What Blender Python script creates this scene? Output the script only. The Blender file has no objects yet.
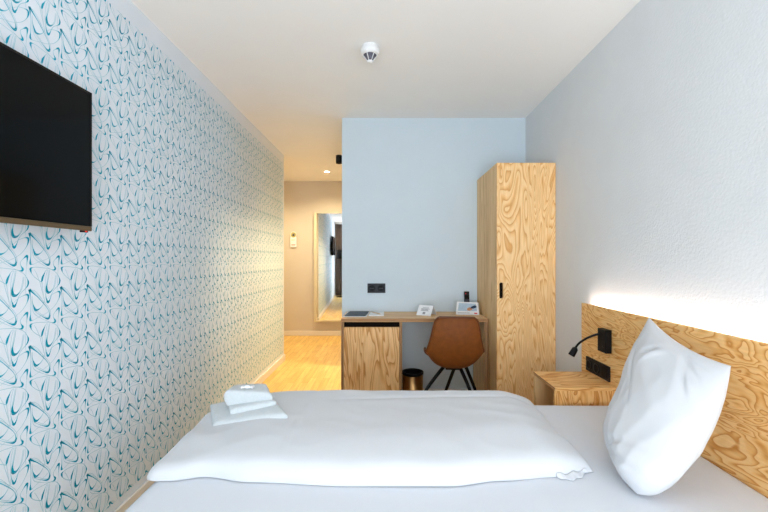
import bpy, bmesh, math, random
from mathutils import Vector, Matrix, noise, Euler

random.seed(4)
SC = bpy.context.scene
COL = SC.collection
PI = math.pi
CAMZ = 1.215
XL, XR = -1.238, 1.223          # room side walls
YB = 3.392                      # blue wall
YE = 6.13                       # end wall of the hall
YR = -0.85                      # window wall behind the camera
ZC = 2.465                      # ceiling
XB = -0.3975                    # left edge of the blue block
YL = 4.615                      # end of the papered wall
ZM = 0.498                      # mattress top


# ------------------------------------------------------------------ materials
def lin(c):
    out = []
    for v in c[:3]:
        v /= 255.0
        out.append(v / 12.92 if v <= 0.04045 else ((v + 0.055) / 1.055) ** 2.4)
    return (*out, 1.0)


def new_mat(name):
    m = bpy.data.materials.new(name)
    m.use_nodes = True
    nt = m.node_tree
    nt.nodes.clear()
    out = nt.nodes.new('ShaderNodeOutputMaterial')
    b = nt.nodes.new('ShaderNodeBsdfPrincipled')
    nt.links.new(b.outputs[0], out.inputs[0])
    return m, nt, b


def N(nt, t, **kw):
    n = nt.nodes.new(t)
    for k, v in kw.items():
        setattr(n, k, v)
    return n


def ramp(nt, stops, interp='LINEAR'):
    r = nt.nodes.new('ShaderNodeValToRGB')
    r.color_ramp.interpolation = interp
    e = r.color_ramp.elements
    while len(e) > len(stops):
        e.remove(e[-1])
    while len(e) < len(stops):
        e.new(0.5)
    for el, (p, c) in zip(e, stops):
        el.position = p
        el.color = c
    return r


def paint(name, rgb, rough=0.6, spec=0.3, var=0.03, scale=8, bump=0.0, bscale=150, metal=0.0, sheen=0.0, detail=3):
    m, nt, b = new_mat(name)
    tc = N(nt, 'ShaderNodeTexCoord')
    n = N(nt, 'ShaderNodeTexNoise')
    n.inputs['Scale'].default_value = scale
    n.inputs['Detail'].default_value = detail
    nt.links.new(tc.outputs['Object'], n.inputs['Vector'])
    c = lin(rgb)
    lo = tuple(max(0, v * (1 - var)) for v in c[:3]) + (1,)
    hi = tuple(min(1, v * (1 + var)) for v in c[:3]) + (1,)
    r = ramp(nt, [(0.3, lo), (0.7, hi)])
    nt.links.new(n.outputs['Fac'], r.inputs[0])
    nt.links.new(r.outputs[0], b.inputs['Base Color'])
    b.inputs['Roughness'].default_value = rough
    b.inputs['Specular IOR Level'].default_value = spec
    b.inputs['Metallic'].default_value = metal
    if sheen:
        b.inputs['Sheen Weight'].default_value = sheen
    if bump:
        n2 = N(nt, 'ShaderNodeTexNoise')
        n2.inputs['Scale'].default_value = bscale
        n2.inputs['Detail'].default_value = 2
        nt.links.new(tc.outputs['Object'], n2.inputs['Vector'])
        bp = N(nt, 'ShaderNodeBump')
        bp.inputs['Strength'].default_value = bump
        bp.inputs['Distance'].default_value = 0.004
        nt.links.new(n2.outputs['Fac'], bp.inputs['Height'])
        nt.links.new(bp.outputs[0], b.inputs['Normal'])
    return m


def ply(name, axis, light, mid, dark, scale=3.0, bands=9.0, stretch=0.22, seed=0.0, zig=0.35, swirl=0.5, flat=0.0, rough=0.45):
    """rotary-cut softwood plywood: contour bands of a stretched noise field."""
    m, nt, b = new_mat(name)
    tc = N(nt, 'ShaderNodeTexCoord')
    mp = N(nt, 'ShaderNodeMapping')
    sc = [1, 1, 1]
    sc['xyz'.index(axis)] = stretch
    mp.inputs['Scale'].default_value = sc
    mp.inputs['Location'].default_value = (seed, seed * 1.7, seed * 0.6)
    nt.links.new(tc.outputs['Object'], mp.inputs['Vector'])
    n = N(nt, 'ShaderNodeTexNoise')
    n.inputs['Scale'].default_value = scale
    n.inputs['Detail'].default_value = 2.0
    n.inputs['Roughness'].default_value = 0.42
    n.inputs['Distortion'].default_value = swirl
    nt.links.new(mp.outputs[0], n.inputs['Vector'])

    def fine(along, sc_, det):
        q = N(nt, 'ShaderNodeMapping')
        v = [1, 1, 1]; v['xyz'.index(axis)] = along
        q.inputs['Scale'].default_value = v
        nt.links.new(tc.outputs['Object'], q.inputs['Vector'])
        k = N(nt, 'ShaderNodeTexNoise')
        k.inputs['Scale'].default_value = sc_; k.inputs['Detail'].default_value = det
        nt.links.new(q.outputs[0], k.inputs['Vector'])
        return k
    n2 = fine(0.10, 110, 2)      # long fibres
    n3 = fine(0.22, 42, 2)       # ragged flame tips
    mu = N(nt, 'ShaderNodeMath', operation='MULTIPLY')
    mu.inputs[1].default_value = bands
    nt.links.new(n.outputs['Fac'], mu.inputs[0])
    m2 = N(nt, 'ShaderNodeMath', operation='MULTIPLY_ADD')
    m2.inputs[1].default_value = zig
    nt.links.new(n3.outputs['Fac'], m2.inputs[0])
    nt.links.new(mu.outputs[0], m2.inputs[2])
    fr = N(nt, 'ShaderNodeMath', operation='FRACT')
    nt.links.new(m2.outputs[0], fr.inputs[0])
    r = ramp(nt, [(0.0, lin(dark)), (0.10, lin(light)), (0.42, lin(light)), (0.72, lin(mid)), (1.0, lin(dark))])
    nt.links.new(fr.outputs[0], r.inputs[0])
    # fibres and slow tone drift
    r2 = ramp(nt, [(0.25, (0.86, 0.84, 0.80, 1)), (0.75, (1.06, 1.06, 1.06, 1))])
    nt.links.new(n2.outputs['Fac'], r2.inputs[0])
    mx = N(nt, 'ShaderNodeMixRGB', blend_type='MULTIPLY')
    mx.inputs[0].default_value = 0.8
    nt.links.new(r.outputs[0], mx.inputs[1])
    nt.links.new(r2.outputs[0], mx.inputs[2])
    last = mx
    if flat:
        mf = N(nt, 'ShaderNodeMixRGB')
        mf.inputs[0].default_value = flat
        mf.inputs[2].default_value = lin(mid)
        nt.links.new(mx.outputs[0], mf.inputs[1])
        last = mf
    nt.links.new(last.outputs[0], b.inputs['Base Color'])
    b.inputs['Roughness'].default_value = rough
    b.inputs['Specular IOR Level'].default_value = 0.3
    return m


def ply_edge(name, axis, light, dark, layer=0.006):
    """the cut edge of a plywood board: thin alternating veneers stacked along one axis."""
    m, nt, b = new_mat(name)
    tc = N(nt, 'ShaderNodeTexCoord')
    w = N(nt, 'ShaderNodeTexWave', wave_type='BANDS', bands_direction=axis.upper())
    w.inputs['Scale'].default_value = 0.314 / layer / 2
    w.inputs['Distortion'].default_value = 0.6
    w.inputs['Detail'].default_value = 1
    nt.links.new(tc.outputs['Object'], w.inputs['Vector'])
    r = ramp(nt, [(0.3, lin(light)), (0.7, lin(dark))])
    nt.links.new(w.outputs['Fac'], r.inputs[0])
    nt.links.new(r.outputs[0], b.inputs['Base Color'])
    b.inputs['Roughness'].default_value = 0.6
    return m


def emit(name, rgb, strength):
    m, nt, b = new_mat(name)
    b.inputs['Base Color'].default_value = lin(rgb)
    b.inputs['Emission Color'].default_value = lin(rgb)
    b.inputs['Emission Strength'].default_value = strength
    return m


M = {}
M['ceiling'] = paint('ceiling_paint', (239, 239, 239), 0.9, 0.1, 0.01, 3)
M['right_wall'] = paint('rough_plaster_paint', (216, 220, 224), 0.85, 0.15, 0.015, 6, bump=0.35, bscale=95)
M['blue_wall'] = paint('pale_blue_paint', (204, 217, 226), 0.8, 0.2, 0.012, 5, bump=0.08, bscale=160)
M['hall_wall'] = paint('greige_paint', (206, 198, 186), 0.85, 0.15, 0.015, 4)
M['window_wall'] = paint('white_wall_paint', (214, 217, 219), 0.85, 0.15, 0.012, 4)
M['left_wall'] = paint('wallpaper_ground', (220, 228, 237), 0.75, 0.2, 0.015, 5)
M['base_white'] = paint('white_skirting_paint', (226, 222, 216), 0.5, 0.3, 0.01, 5)
M['black'] = paint('matte_black_plastic', (13, 13, 15), 0.5, 0.2, 0.05, 20)
M['black_metal'] = paint('black_powder_coat', (10, 10, 11), 0.45, 0.2, 0.06, 30)
M['socket_black'] = paint('anthracite_socket_plastic', (13, 16, 22), 0.4, 0.25, 0.05, 20)
M['hole'] = paint('socket_recess', (8, 8, 9), 0.6, 0.2, 0.05, 20)
M['chrome'] = paint('contact_metal', (120, 120, 124), 0.4, 0.5, 0.03, 20, metal=1)
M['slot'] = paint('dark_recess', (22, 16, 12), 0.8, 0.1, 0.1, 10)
M['linen'] = paint('white_cotton', (204, 206, 210), 0.9, 0.1, 0.008, 12, bump=0.05, bscale=500, sheen=0.15)
M['sheet'] = paint('white_fitted_sheet', (216, 220, 227), 0.9, 0.1, 0.008, 9, bump=0.05, bscale=500, sheen=0.1)
M['towel'] = paint('white_terry', (206, 212, 215), 0.95, 0.05, 0.03, 90, bump=1.0, bscale=300, sheen=0.2)
M['bed_fabric'] = paint('grey_bed_base_fabric', (120, 118, 116), 0.9, 0.1, 0.05, 60, bump=0.2, bscale=300)
M['leather'] = paint('cognac_leather', (124, 68, 24), 0.5, 0.35, 0.14, 28, bump=0.25, bscale=180, detail=5)
M['leather_dark'] = paint('cognac_leather_piping', (96, 50, 20), 0.5, 0.35, 0.1, 40)
M['brass'] = paint('brushed_brass', (176, 138, 92), 0.28, 0.5, 0.06, 14, metal=1)
M['tv_screen'] = paint('tv_glass', (8, 9, 10), 0.12, 0.12, 0.02, 3)
M['tv_bezel'] = paint('tv_bezel_plastic', (10, 10, 11), 0.4, 0.2, 0.03, 12)
M['tv_strip'] = paint('tv_lower_trim_bronze', (104, 88, 66), 0.35, 0.5, 0.06, 20, metal=0.5)
M['red'] = emit('red_standby_light', (230, 40, 30), 0.6)
M['white_plastic'] = paint('white_plastic', (232, 233, 234), 0.4, 0.4, 0.01, 12)
M['grey_plastic'] = paint('grey_sensor_plastic', (92, 90, 102), 0.4, 0.4, 0.08, 30)
M['paper'] = paint('white_paper', (232, 234, 237), 0.8, 0.1, 0.008, 20)
M['ink_grey'] = paint('grey_print', (150, 152, 158), 0.8, 0.1, 0.05, 40)
M['ink_red'] = paint('red_print', (214, 60, 70), 0.8, 0.1, 0.05, 40)
M['ink_pink'] = paint('pink_red_print', (226, 110, 96), 0.8, 0.1, 0.05, 40)
M['ink_blue'] = paint('pale_blue_print', (176, 198, 216), 0.8, 0.1, 0.08, 60)
M['ink_navy'] = paint('navy_print', (48, 66, 92), 0.8, 0.1, 0.1, 60)
M['ink_skin'] = paint('tan_print', (206, 150, 112), 0.8, 0.1, 0.1, 60)
M['ink_olive'] = paint('olive_print', (186, 176, 96), 0.8, 0.1, 0.1, 60)
M['folder'] = paint('slate_folder_cover', (74, 84, 94), 0.6, 0.3, 0.08, 40)
M['pencil'] = paint('natural_pencil_wood', (206, 178, 140), 0.6, 0.2, 0.05, 40)
M['curtain'] = paint('dark_brown_curtain', (122, 108, 98), 0.9, 0.1, 0.12, 14, sheen=0.2)
M['frame_pale'] = paint('pale_mirror_frame', (214, 206, 180), 0.45, 0.4, 0.03, 12)
M['window_frame'] = paint('white_window_frame', (225, 226, 227), 0.4, 0.4, 0.01, 10)
M['led'] = emit('led_strip_glow', (255, 246, 236), 60.0)
M['downlight'] = emit('downlight_glow', (255, 232, 200), 60.0)
M['lamp_glow'] = emit('lamp_bulb_glow', (255, 190, 110), 12.0)

PLY_L, PLY_M, PLY_D = (222, 178, 116), (207, 156, 92), (178, 118, 56)
M['ply_door'] = ply('plywood_door_veneer', 'z', (244, 206, 152), (239, 192, 132), (216, 156, 90), 3.2, 30, 0.24, 6.4, 0.18, 1.9)
M['ply_side'] = ply('plywood_side_veneer', 'z', (232, 198, 146), (222, 184, 130), (198, 154, 98), 5.0, 9, 0.07, 8.3, 0.5, 0.3, 0.25)
M['ply_cab'] = ply('plywood_cabinet_veneer', 'z', (238, 196, 142), (226, 174, 114), (196, 134, 70), 5.5, 13, 0.16, 2.2, 0.4, 1.4)
M['ply_desk'] = ply('plywood_desktop_veneer', 'x', (224, 188, 142), (214, 176, 128), (192, 150, 102), 6, 6, 0.08, 5.2, 0.4, 0.3, 0.3)
M['ply_head'] = ply('plywood_headboard_veneer', 'y', (242, 198, 136), (234, 180, 110), (206, 136, 60), 5.4, 11, 0.34, 9.9, 0.25, 2.6)
M['ply_night'] = ply('plywood_nightstand_veneer', 'x', (240, 194, 130), (230, 172, 102), (200, 130, 58), 7.5, 11, 0.24, 1.3, 0.5, 0.7)
M['ply_night_end'] = ply('plywood_nightstand_face_veneer', 'z', (240, 194, 130), (230, 172, 102), (200, 130, 58), 8.0, 12, 0.28, 4.4, 0.4, 1.3)
M['edge_z'] = ply_edge('plywood_cut_edge_flat', 'z', (190, 146, 96), (140, 96, 56))
M['edge_x'] = ply_edge('plywood_cut_edge_upright', 'x', (170, 130, 88), (128, 92, 58))

# mirror
m, nt, b = new_mat('mirror_silver')
tcn = N(nt, 'ShaderNodeTexCoord'); nn = N(nt, 'ShaderNodeTexNoise'); nn.inputs['Scale'].default_value = 2
rr = ramp(nt, [(0.3, (0.90, 0.92, 0.92, 1)), (0.7, (0.93, 0.94, 0.94, 1))])
nt.links.new(tcn.outputs['Object'], nn.inputs['Vector']); nt.links.new(nn.outputs['Fac'], rr.inputs[0])
nt.links.new(rr.outputs[0], b.inputs['Base Color'])
b.inputs['Metallic'].default_value = 1.0
b.inputs['Roughness'].default_value = 0.015
M['mirror'] = m

# window glass: thin clear pane
m = bpy.data.materials.new('window_glass'); m.use_nodes = True
nt = m.node_tree; nt.nodes.clear()
o_ = N(nt, 'ShaderNodeOutputMaterial'); t_ = N(nt, 'ShaderNodeBsdfTransparent'); g_ = N(nt, 'ShaderNodeBsdfGlossy')
g_.inputs['Roughness'].default_value = 0.02
mxs = N(nt, 'ShaderNodeMixShader'); mxs.inputs[0].default_value = 0.05
nt.links.new(t_.outputs[0], mxs.inputs[1]); nt.links.new(g_.outputs[0], mxs.inputs[2]); nt.links.new(mxs.outputs[0], o_.inputs[0])
M['glass'] = m

# wallpaper ink: pale hairlines swelling to saturated teal
m, nt, b = new_mat('wallpaper_teal_ink')
at = N(nt, 'ShaderNodeAttribute'); at.attribute_name = 'ink'
rr = ramp(nt, [(0.0, lin((168, 206, 218))), (0.4, lin((118, 195, 211))), (0.75, lin((0, 164, 192))), (1.0, lin((0, 156, 186)))])
nt.links.new(at.outputs['Fac'], rr.inputs[0]); nt.links.new(rr.outputs[0], b.inputs['Base Color'])
b.inputs['Roughness'].default_value = 0.6; b.inputs['Specular IOR Level'].default_value = 0.2
M['ink_teal'] = m

# oak strip floor
m, nt, b = new_mat('oak_strip_floor')
tc = N(nt, 'ShaderNodeTexCoord')
mp = N(nt, 'ShaderNodeMapping'); mp.inputs['Rotation'].default_value = (0, 0, PI / 2)
nt.links.new(tc.outputs['Object'], mp.inputs['Vector'])
br = N(nt, 'ShaderNodeTexBrick'); br.offset = 0.37
br.inputs['Scale'].default_value = 1.0
br.inputs['Brick Width'].default_value = 0.42
br.inputs['Row Height'].default_value = 0.065
br.inputs['Mortar Size'].default_value = 0.0009
br.inputs['Color1'].default_value = lin((238, 202, 124)); br.inputs['Color2'].default_value = lin((226, 184, 106)); br.inputs['Mortar'].default_value = lin((150, 108, 62))
nt.links.new(mp.outputs[0], br.inputs['Vector'])
mp2 = N(nt, 'ShaderNodeMapping'); mp2.inputs['Scale'].default_value = (1, 0.08, 1)
nt.links.new(tc.outputs['Object'], mp2.inputs['Vector'])
n2 = N(nt, 'ShaderNodeTexNoise'); n2.inputs['Scale'].default_value = 45; n2.inputs['Detail'].default_value = 3
nt.links.new(mp2.outputs[0], n2.inputs['Vector'])
r2 = ramp(nt, [(0.3, (0.82, 0.80, 0.76, 1)), (0.7, (1.08, 1.08, 1.08, 1))])
nt.links.new(n2.outputs['Fac'], r2.inputs[0])
mx = N(nt, 'ShaderNodeMixRGB', blend_type='MULTIPLY'); mx.inputs[0].default_value = 0.9
nt.links.new(br.outputs['Color'], mx.inputs[1]); nt.links.new(r2.outputs[0], mx.inputs[2])
nt.links.new(mx.outputs[0], b.inputs['Base Color'])
b.inputs['Roughness'].default_value = 0.42
M['floor'] = m


# ------------------------------------------------------------------ mesh building
class MB:
    def __init__(self):
        self.v, self.f, self.mi, self.smooth = [], [], [], []

    def face(self, idx, mi=0, sm=False):
        self.f.append(idx); self.mi.append(mi); self.smooth.append(sm)

    def hexa(self, p, mi=0):
        """8 corners: bottom ring 0-3 counter-clockwise from above, top ring 4-7."""
        b = len(self.v)
        self.v += [tuple(q) for q in p]
        ms = mi if isinstance(mi, (list, tuple)) else [mi] * 6
        for fc, k in zip(((3, 2, 1, 0), (4, 5, 6, 7), (0, 1, 5, 4), (1, 2, 6, 5), (2, 3, 7, 6), (3, 0, 4, 7)), ms):
            self.face([b + i for i in fc], k)
        return self

    def box(self, x0, x1, y0, y1, z0, z1, mi=0):
        # face order: bottom, top, front(-y), right(+x), back(+y), left(-x)
        return self.hexa([(x0, y0, z0), (x1, y0, z0), (x1, y1, z0), (x0, y1, z0),
                          (x0, y0, z1), (x1, y0, z1), (x1, y1, z1), (x0, y1, z1)], mi)

    def grid(self, pts, mi=0, sm=True, closed_u=False):
        """pts[i][j] -> quads."""
        b = len(self.v)
        nu, nv = len(pts), len(pts[0])
        for row in pts:
            self.v += [tuple(p) for p in row]
        for i in range(nu if closed_u else nu - 1):
            i2 = (i + 1) % nu
            for j in range(nv - 1):
                self.face([b + i * nv + j, b + i2 * nv + j, b + i2 * nv + j + 1, b + i * nv + j + 1], mi, sm)
        return self

    def lathe(self, prof, c=(0, 0, 0), n=32, axis='z', mi=0, sm=True):
        """prof: (radius, height) pairs, revolved about an axis through c."""
        b = len(self.v)
        for k in range(n):
            a = 2 * PI * k / n
            for r, h in prof:
                x, y = r * math.cos(a), r * math.sin(a)
                p = {'z': (x, y, h), 'y': (x, h, -y), 'x': (h, x, y)}[axis]
                self.v.append((p[0] + c[0], p[1] + c[1], p[2] + c[2]))
        m_ = len(prof)
        for k in range(n):
            k2 = (k + 1) % n
            for j in range(m_ - 1):
                self.face([b + k * m_ + j, b + k2 * m_ + j, b + k2 * m_ + j + 1, b + k * m_ + j + 1], mi, sm)
        return self

    def tube(self, path, rad, n=12, mi=0, cap=True):
        path = [Vector(p) for p in path]
        rads = rad if isinstance(rad, (list, tuple)) else [rad] * len(path)
        b = len(self.v)
        up = Vector((0, 0, 1))
        d0 = (path[1] - path[0]).normalized()
        if abs(d0.dot(up)) > 0.9:
            up = Vector((1, 0, 0))
        for i, p in enumerate(path):
            d = (path[min(i + 1, len(path) - 1)] - path[max(i - 1, 0)]).normalized()
            s = d.cross(up).normalized()
            u2 = s.cross(d).normalized()
            for k in range(n):
                a = 2 * PI * k / n
                self.v.append(tuple(p + (s * math.cos(a) + u2 * math.sin(a)) * rads[i]))
        for i in range(len(path) - 1):
            for k in range(n):
                k2 = (k + 1) % n
                self.face([b + i * n + k, b + i * n + k2, b + (i + 1) * n + k2, b + (i + 1) * n + k], mi, True)
        if cap:
            self.face([b + k for k in range(n)][::-1], mi)
            e = b + (len(path) - 1) * n
            self.face([e + k for k in range(n)], mi)
        return self

    def build(self, name, mats, parent=None, off=(0, 0, 0), bevel=0.0, seg=2, subsurf=0, fix=True):
        me = bpy.data.meshes.new(name)
        o3 = Vector(off)
        me.from_pydata([tuple(Vector(p) - o3) for p in self.v], [], self.f)
        for mm in (mats if isinstance(mats, (list, tuple)) else [mats]):
            me.materials.append(mm)
        for p, k, s in zip(me.polygons, self.mi, self.smooth):
            p.material_index = k
            p.use_smooth = s
        if fix:
            bm = bmesh.new(); bm.from_mesh(me)
            bmesh.ops.recalc_face_normals(bm, faces=bm.faces)
            bm.to_mesh(me); bm.free()
        me.update()
        o = bpy.data.objects.new(name, me)
        COL.objects.link(o)
        if parent is not None:
            o.parent = parent
        else:
            o.location = o3
        if bevel:
            md = o.modifiers.new('bevel', 'BEVEL'); md.width = bevel; md.segments = seg
            md.limit_method = 'ANGLE'; md.angle_limit = math.radians(40)
        if subsurf:
            md = o.modifiers.new('smooth', 'SUBSURF'); md.levels = subsurf; md.render_levels = subsurf
        return o


def smooth(o):
    for p in o.data.polygons:
        p.use_smooth = True
    return o


def thing(name, label, cat, loc=(0, 0, 0), group=None):
    o = bpy.data.objects.new(name, None)
    o.empty_display_size = 0.05
    COL.objects.link(o)
    o.location = loc
    o['label'] = label; o['category'] = cat
    if group:
        o['group'] = group
    return o


def tag(o, label, cat, group=None):
    o['label'] = label; o['category'] = cat
    if group:
        o['group'] = group
    return o


def struct(o, label=None, cat=None):
    o['kind'] = 'structure'
    if label:
        o['label'] = label
    if cat:
        o['category'] = cat
    return o


# ------------------------------------------------------------------ the room
struct(MB().box(-2.6, 1.40, -1.0, 6.30, -0.12, 0).build('floor', M['floor']), 'oak strip floor of room and hall', 'floor')
struct(MB().box(-2.6, 1.40, -1.0, 6.30, ZC, ZC + 0.12).build('ceiling', M['ceiling']), 'plain white ceiling over room and hall', 'ceiling')
struct(MB().box(XR, XR + 0.16, -1.0, YB + 0.05, 0, ZC).build('wall_right', M['right_wall']), 'light grey rough plaster wall behind headboard', 'wall')
# block with the blue front; its hall side is hall-coloured
DY_A, DY_B, DZ = 3.50, 4.32, 2.05      # open bathroom doorway on the hall side
blk = MB()
blk.box(XB, 1.40, YB, DY_A, 0, ZC, [1, 1, 0, 1, 1, 1])
blk.box(XB, XB + 0.10, DY_A, DY_B, DZ, ZC, 1)
blk.box(XB, XB + 0.10, DY_B, 6.30, 0, ZC, 1)
blk.box(XB + 0.10, 1.40, 4.95, 6.30, 0, ZC, 1)
blk.box(0.95, 1.40, DY_A, 4.95, 0, ZC, 1)
struct(blk.build('wall_far', [M['blue_wall'], M['hall_wall']]), 'pale blue wall behind the desk', 'wall')
struct(MB().box(-2.6, XB, YE, 6.30, 0, ZC).build('wall_end', M['hall_wall']), 'beige end wall of the hall carrying mirror', 'wall')
struct(MB().box(-2.6, -2.45, YL, YE, 0, ZC).build('wall_hall', M['hall_wall']), 'beige side wall of the hall beyond the corner', 'wall')

# papered wall with its printed pattern -------------------------------------------------
wl = MB()
wl.box(-2.45, XL, -1.0, YL, 0, ZC, [1, 1, 1, 0, 1, 1])


def unproj(u, w):
    """trace frame of one repeat of the print -> (y along wall, z up)."""
    px, py = 20 + u / 17.07, 300 + w / 17.07
    d = -XL * 384 / (387 - px)
    return d, CAMZ + (259.5 - py) * d / 384


STROKES = [
    [(205, -70, 8), (205, 0, 11), (215, 60, 15), (235, 120, 26), (256, 164, 38), (285, 172, 30), (330, 150, 20), (370, 110, 14), (400, 60, 10), (425, 0, 8), (430, -60, 7)],
    [(155, -179, 38), (230, -112, 24), (300, -50, 19), (390, 48, 18), (450, 120, 16), (490, 190, 14), (503, 250, 22), (500, 290, 34), (475, 318, 34), (430, 308, 22), (360, 270, 14), (280, 215, 10), (232, 180, 7)],
    [(155, -179, 38), (164, -130, 28), (175, -60, 16), (180, 0, 12), (182, 60, 10), (181, 170, 13), (178, 250, 18), (172, 310, 28), (177, 345, 36), (200, 351, 16), (240, 335, 9), (330, 283, 9), (420, 240, 8), (500, 185, 9), (580, 110, 10), (650, 0, 14), (678, -90, 27), (672, -140, 32), (620, -135, 14), (540, -90, 10), (480, -30, 8), (440, 40, 7)],
    [(652, 290, 10), (662, 205, 22), (662, 142, 36), (640, 152, 27), (600, 200, 14), (565, 255, 11), (575, 310, 17), (598, 350, 32), (590, 378, 34), (555, 385, 16), (480, 378, 11), (380, 380, 11), (290, 384, 11), (220, 400, 14), (178, 425, 32), (180, 460, 29), (200, 512, 14), (260, 570, 11), (330, 610, 13), (362, 624, 16)],
    [(462, 395, 8), (430, 432, 12), (405, 490, 24), (385, 540, 33), (372, 600, 30), (371, 632, 14), (385, 740, 8), (404, 900, 8)],
    [(505, 395, 8), (490, 500, 11), (475, 580, 13), (458, 660, 20), (450, 720, 36), (462, 776, 46), (490, 784, 38), (522, 764, 25), (560, 715, 14), (590, 650, 10), (610, 540, 9), (618, 470, 8)],
    [(540, 390, 10), (600, 415, 11), (640, 455, 12), (665, 500, 17), (678, 545, 28), (668, 600, 24), (630, 660, 14), (580, 720, 11), (540, 800, 13), (510, 895, 20), (482, 950, 36), (464, 942, 30), (445, 880, 18), (430, 800, 10), (424, 700, 8), (440, 520, 8), (470, 400, 7)],
    [(206, -60, 8), (202, 60, 9), (215, 170, 9), (240, 232, 10), (300, 280, 10), (380, 322, 9), (450, 352, 8), (530, 388, 8)],
    [(240, 432, 8), (270, 480, 10), (300, 545, 9), (330, 612, 9), (360, 725, 10), (390, 830, 9), (425, 960, 8)],
    [(118, 330, 8), (102, 480, 8), (95, 600, 8), (92, 750, 8), (100, 900, 7)],
    [(165, -120, 8), (215, -170, 10), (290, -120, 9), (360, -30, 9), (410, 60, 8)],
]


for q_, (ox_, oy_) in ((1, (18, -16)), (5, (-14, 6))):
    STROKES.append([(u + ox_, w_ + oy_, min(wd_, 9)) for u, w_, wd_ in STROKES[q_]])


def catmull(p, n):
    out = []
    for i in range(len(p) - 1):
        a, b_, c, d = p[max(i - 1, 0)], p[i], p[i + 1], p[min(i + 2, len(p) - 1)]
        for k in range(n):
            t = k / n
            out.append(tuple(0.5 * (2 * b_[q] + (c[q] - a[q]) * t + (2 * a[q] - 5 * b_[q] + 4 * c[q] - d[q]) * t * t + (3 * b_[q] - a[q] - 3 * c[q] + d[q]) * t ** 3) for q in range(len(b_))))
    out.append(p[-1])
    return out


sstep0 = lambda a, b_, x: max(0.0, min(1.0, (x - a) / (b_ - a)))
TY, TZ = 0.1278, 0.1957
tile = []
for s in STROKES:
    pts = [(*unproj(u, w), wd * 0.000214 * (0.70 + 0.34 * sstep0(16, 30, wd)), min(1.0, max(0.0, (wd - 8) / 20.0))) for u, w, wd in s]
    pts = catmull(pts, 4)
    L, R = [], []
    for i, p in enumerate(pts):
        q0, q1 = pts[max(i - 1, 0)], pts[min(i + 1, len(pts) - 1)]
        dy, dz = q1[0] - q0[0], q1[1] - q0[1]
        ln = math.hypot(dy, dz) or 1
        ny, nz = -dz / ln, dy / ln
        h = max(p[2], 0.0013) / 2
        L.append((p[0] + ny * h, p[1] + nz * h, p[3])); R.append((p[0] - ny * h, p[1] - nz * h, p[3]))
    tile.append((L, R))
ink_vals = [0.0] * len(wl.v)
ZLO, ZHI, YLO, YHI = 0.112, ZC - 0.105, 0.75, YL - 0.04
j0 = -6
for i in range(-6, 28):
    for j in range(-8, 9):
        for L, R in tile:
            ox, oz = i * TY, j * TZ
            zs = [p[1] + oz for p in L]; ys = [p[0] + ox for p in L]
            if max(ys) < YLO or min(ys) > YHI or max(zs) < ZLO or min(zs) > ZHI:
                continue
            b0 = len(wl.v)
            for a, c in zip(L, R):
                for q in (a, c):
                    wl.v.append((XL + 0.0006, q[0] + ox, min(max(q[1] + oz, ZLO), ZHI)))
                    ink_vals.append(q[2])
            for k in range(len(L) - 1):
                zc, yc = (L[k][1] + R[k][1]) / 2 + oz, L[k][0] + ox
                if ZLO < zc < ZHI and YLO < yc < YHI:
                    wl.face([b0 + 2 * k, b0 + 2 * k + 1, b0 + 2 * k + 3, b0 + 2 * k + 2], 2)
w = wl.build('wall_left', [M['left_wall'], M['hall_wall'], M['ink_teal']], fix=False)
att = w.data.attributes.new('ink', 'FLOAT', 'POINT')
att.data.foreach_set('value', ink_vals)
struct(w, 'wall papered with teal looping line pattern', 'wall')

# skirtings
BH = 0.076


def skirting(name, x0, x1, y0, y1, label):
    struct(MB().box(x0, x1, y0, y1, 0, BH).build(name, M['base_white'], bevel=0.003), label, 'skirting')


skirting('baseboard_left', XL, XL + 0.013, YR, YL, 'white skirting along the papered wall')
skirting('baseboard_hall', -2.45, XL + 0.013, YL, YL + 0.013, 'white skirting round the hall corner')
skirting('baseboard_end', -2.45, XB, YE - 0.013, YE, 'white skirting under the hall mirror')
skirting('baseboard_far', XB, 0.79, YB - 0.013, YB, 'white skirting under the desk')
skirting('baseboard_right', XR - 0.013, XR, YR, 2.77, 'white skirting along the grey wall')

# window wall behind the camera
WX0, WX1, WZ0, WZ1 = -0.80, 1.02, 0.30, 2.32
rw = MB()
rw.box(-1.30, WX0, YR - 0.15, YR, 0, ZC).box(WX1, XR, YR - 0.15, YR, 0, ZC)
rw.box(WX0, WX1, YR - 0.15, YR, 0, WZ0).box(WX0, WX1, YR - 0.15, YR, WZ1, ZC)
struct(rw.build('wall_rear', M['window_wall']), 'white window wall opposite the desk', 'wall')
win = bpy.data.objects.new('window_1', None); COL.objects.link(win); win.location = (0.11, YR - 0.08, WZ0)
struct(win, 'large white framed window opposite the desk', 'window')
wf = MB()
fw = 0.06
wf.box(WX0, WX0 + fw, YR - 0.11, YR - 0.05, WZ0, WZ1).box(WX1 - fw, WX1, YR - 0.11, YR - 0.05, WZ0, WZ1)
wf.box(WX0 + fw, WX1 - fw, YR - 0.11, YR - 0.05, WZ0, WZ0 + fw).box(WX0 + fw, WX1 - fw, YR - 0.11, YR - 0.05, WZ1 - fw, WZ1)
wf.box(0.08, 0.14, YR - 0.11, YR - 0.05, WZ0 + fw, WZ1 - fw)
wf.build('window_frame', M['window_frame'], win, win.location)
for xa, xb in ((WX0 + fw, 0.08), (0.14, WX1 - fw)):
    MB().box(xa, xb, YR - 0.082, YR - 0.078, WZ0 + fw, WZ1 - fw).build('pane', M['glass'], win, win.location)
MB().box(WX0, WX1, YR - 0.05, YR + 0.02, WZ0 - 0.03, WZ0).build('window_sill', M['window_frame'], win, win.location)


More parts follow.
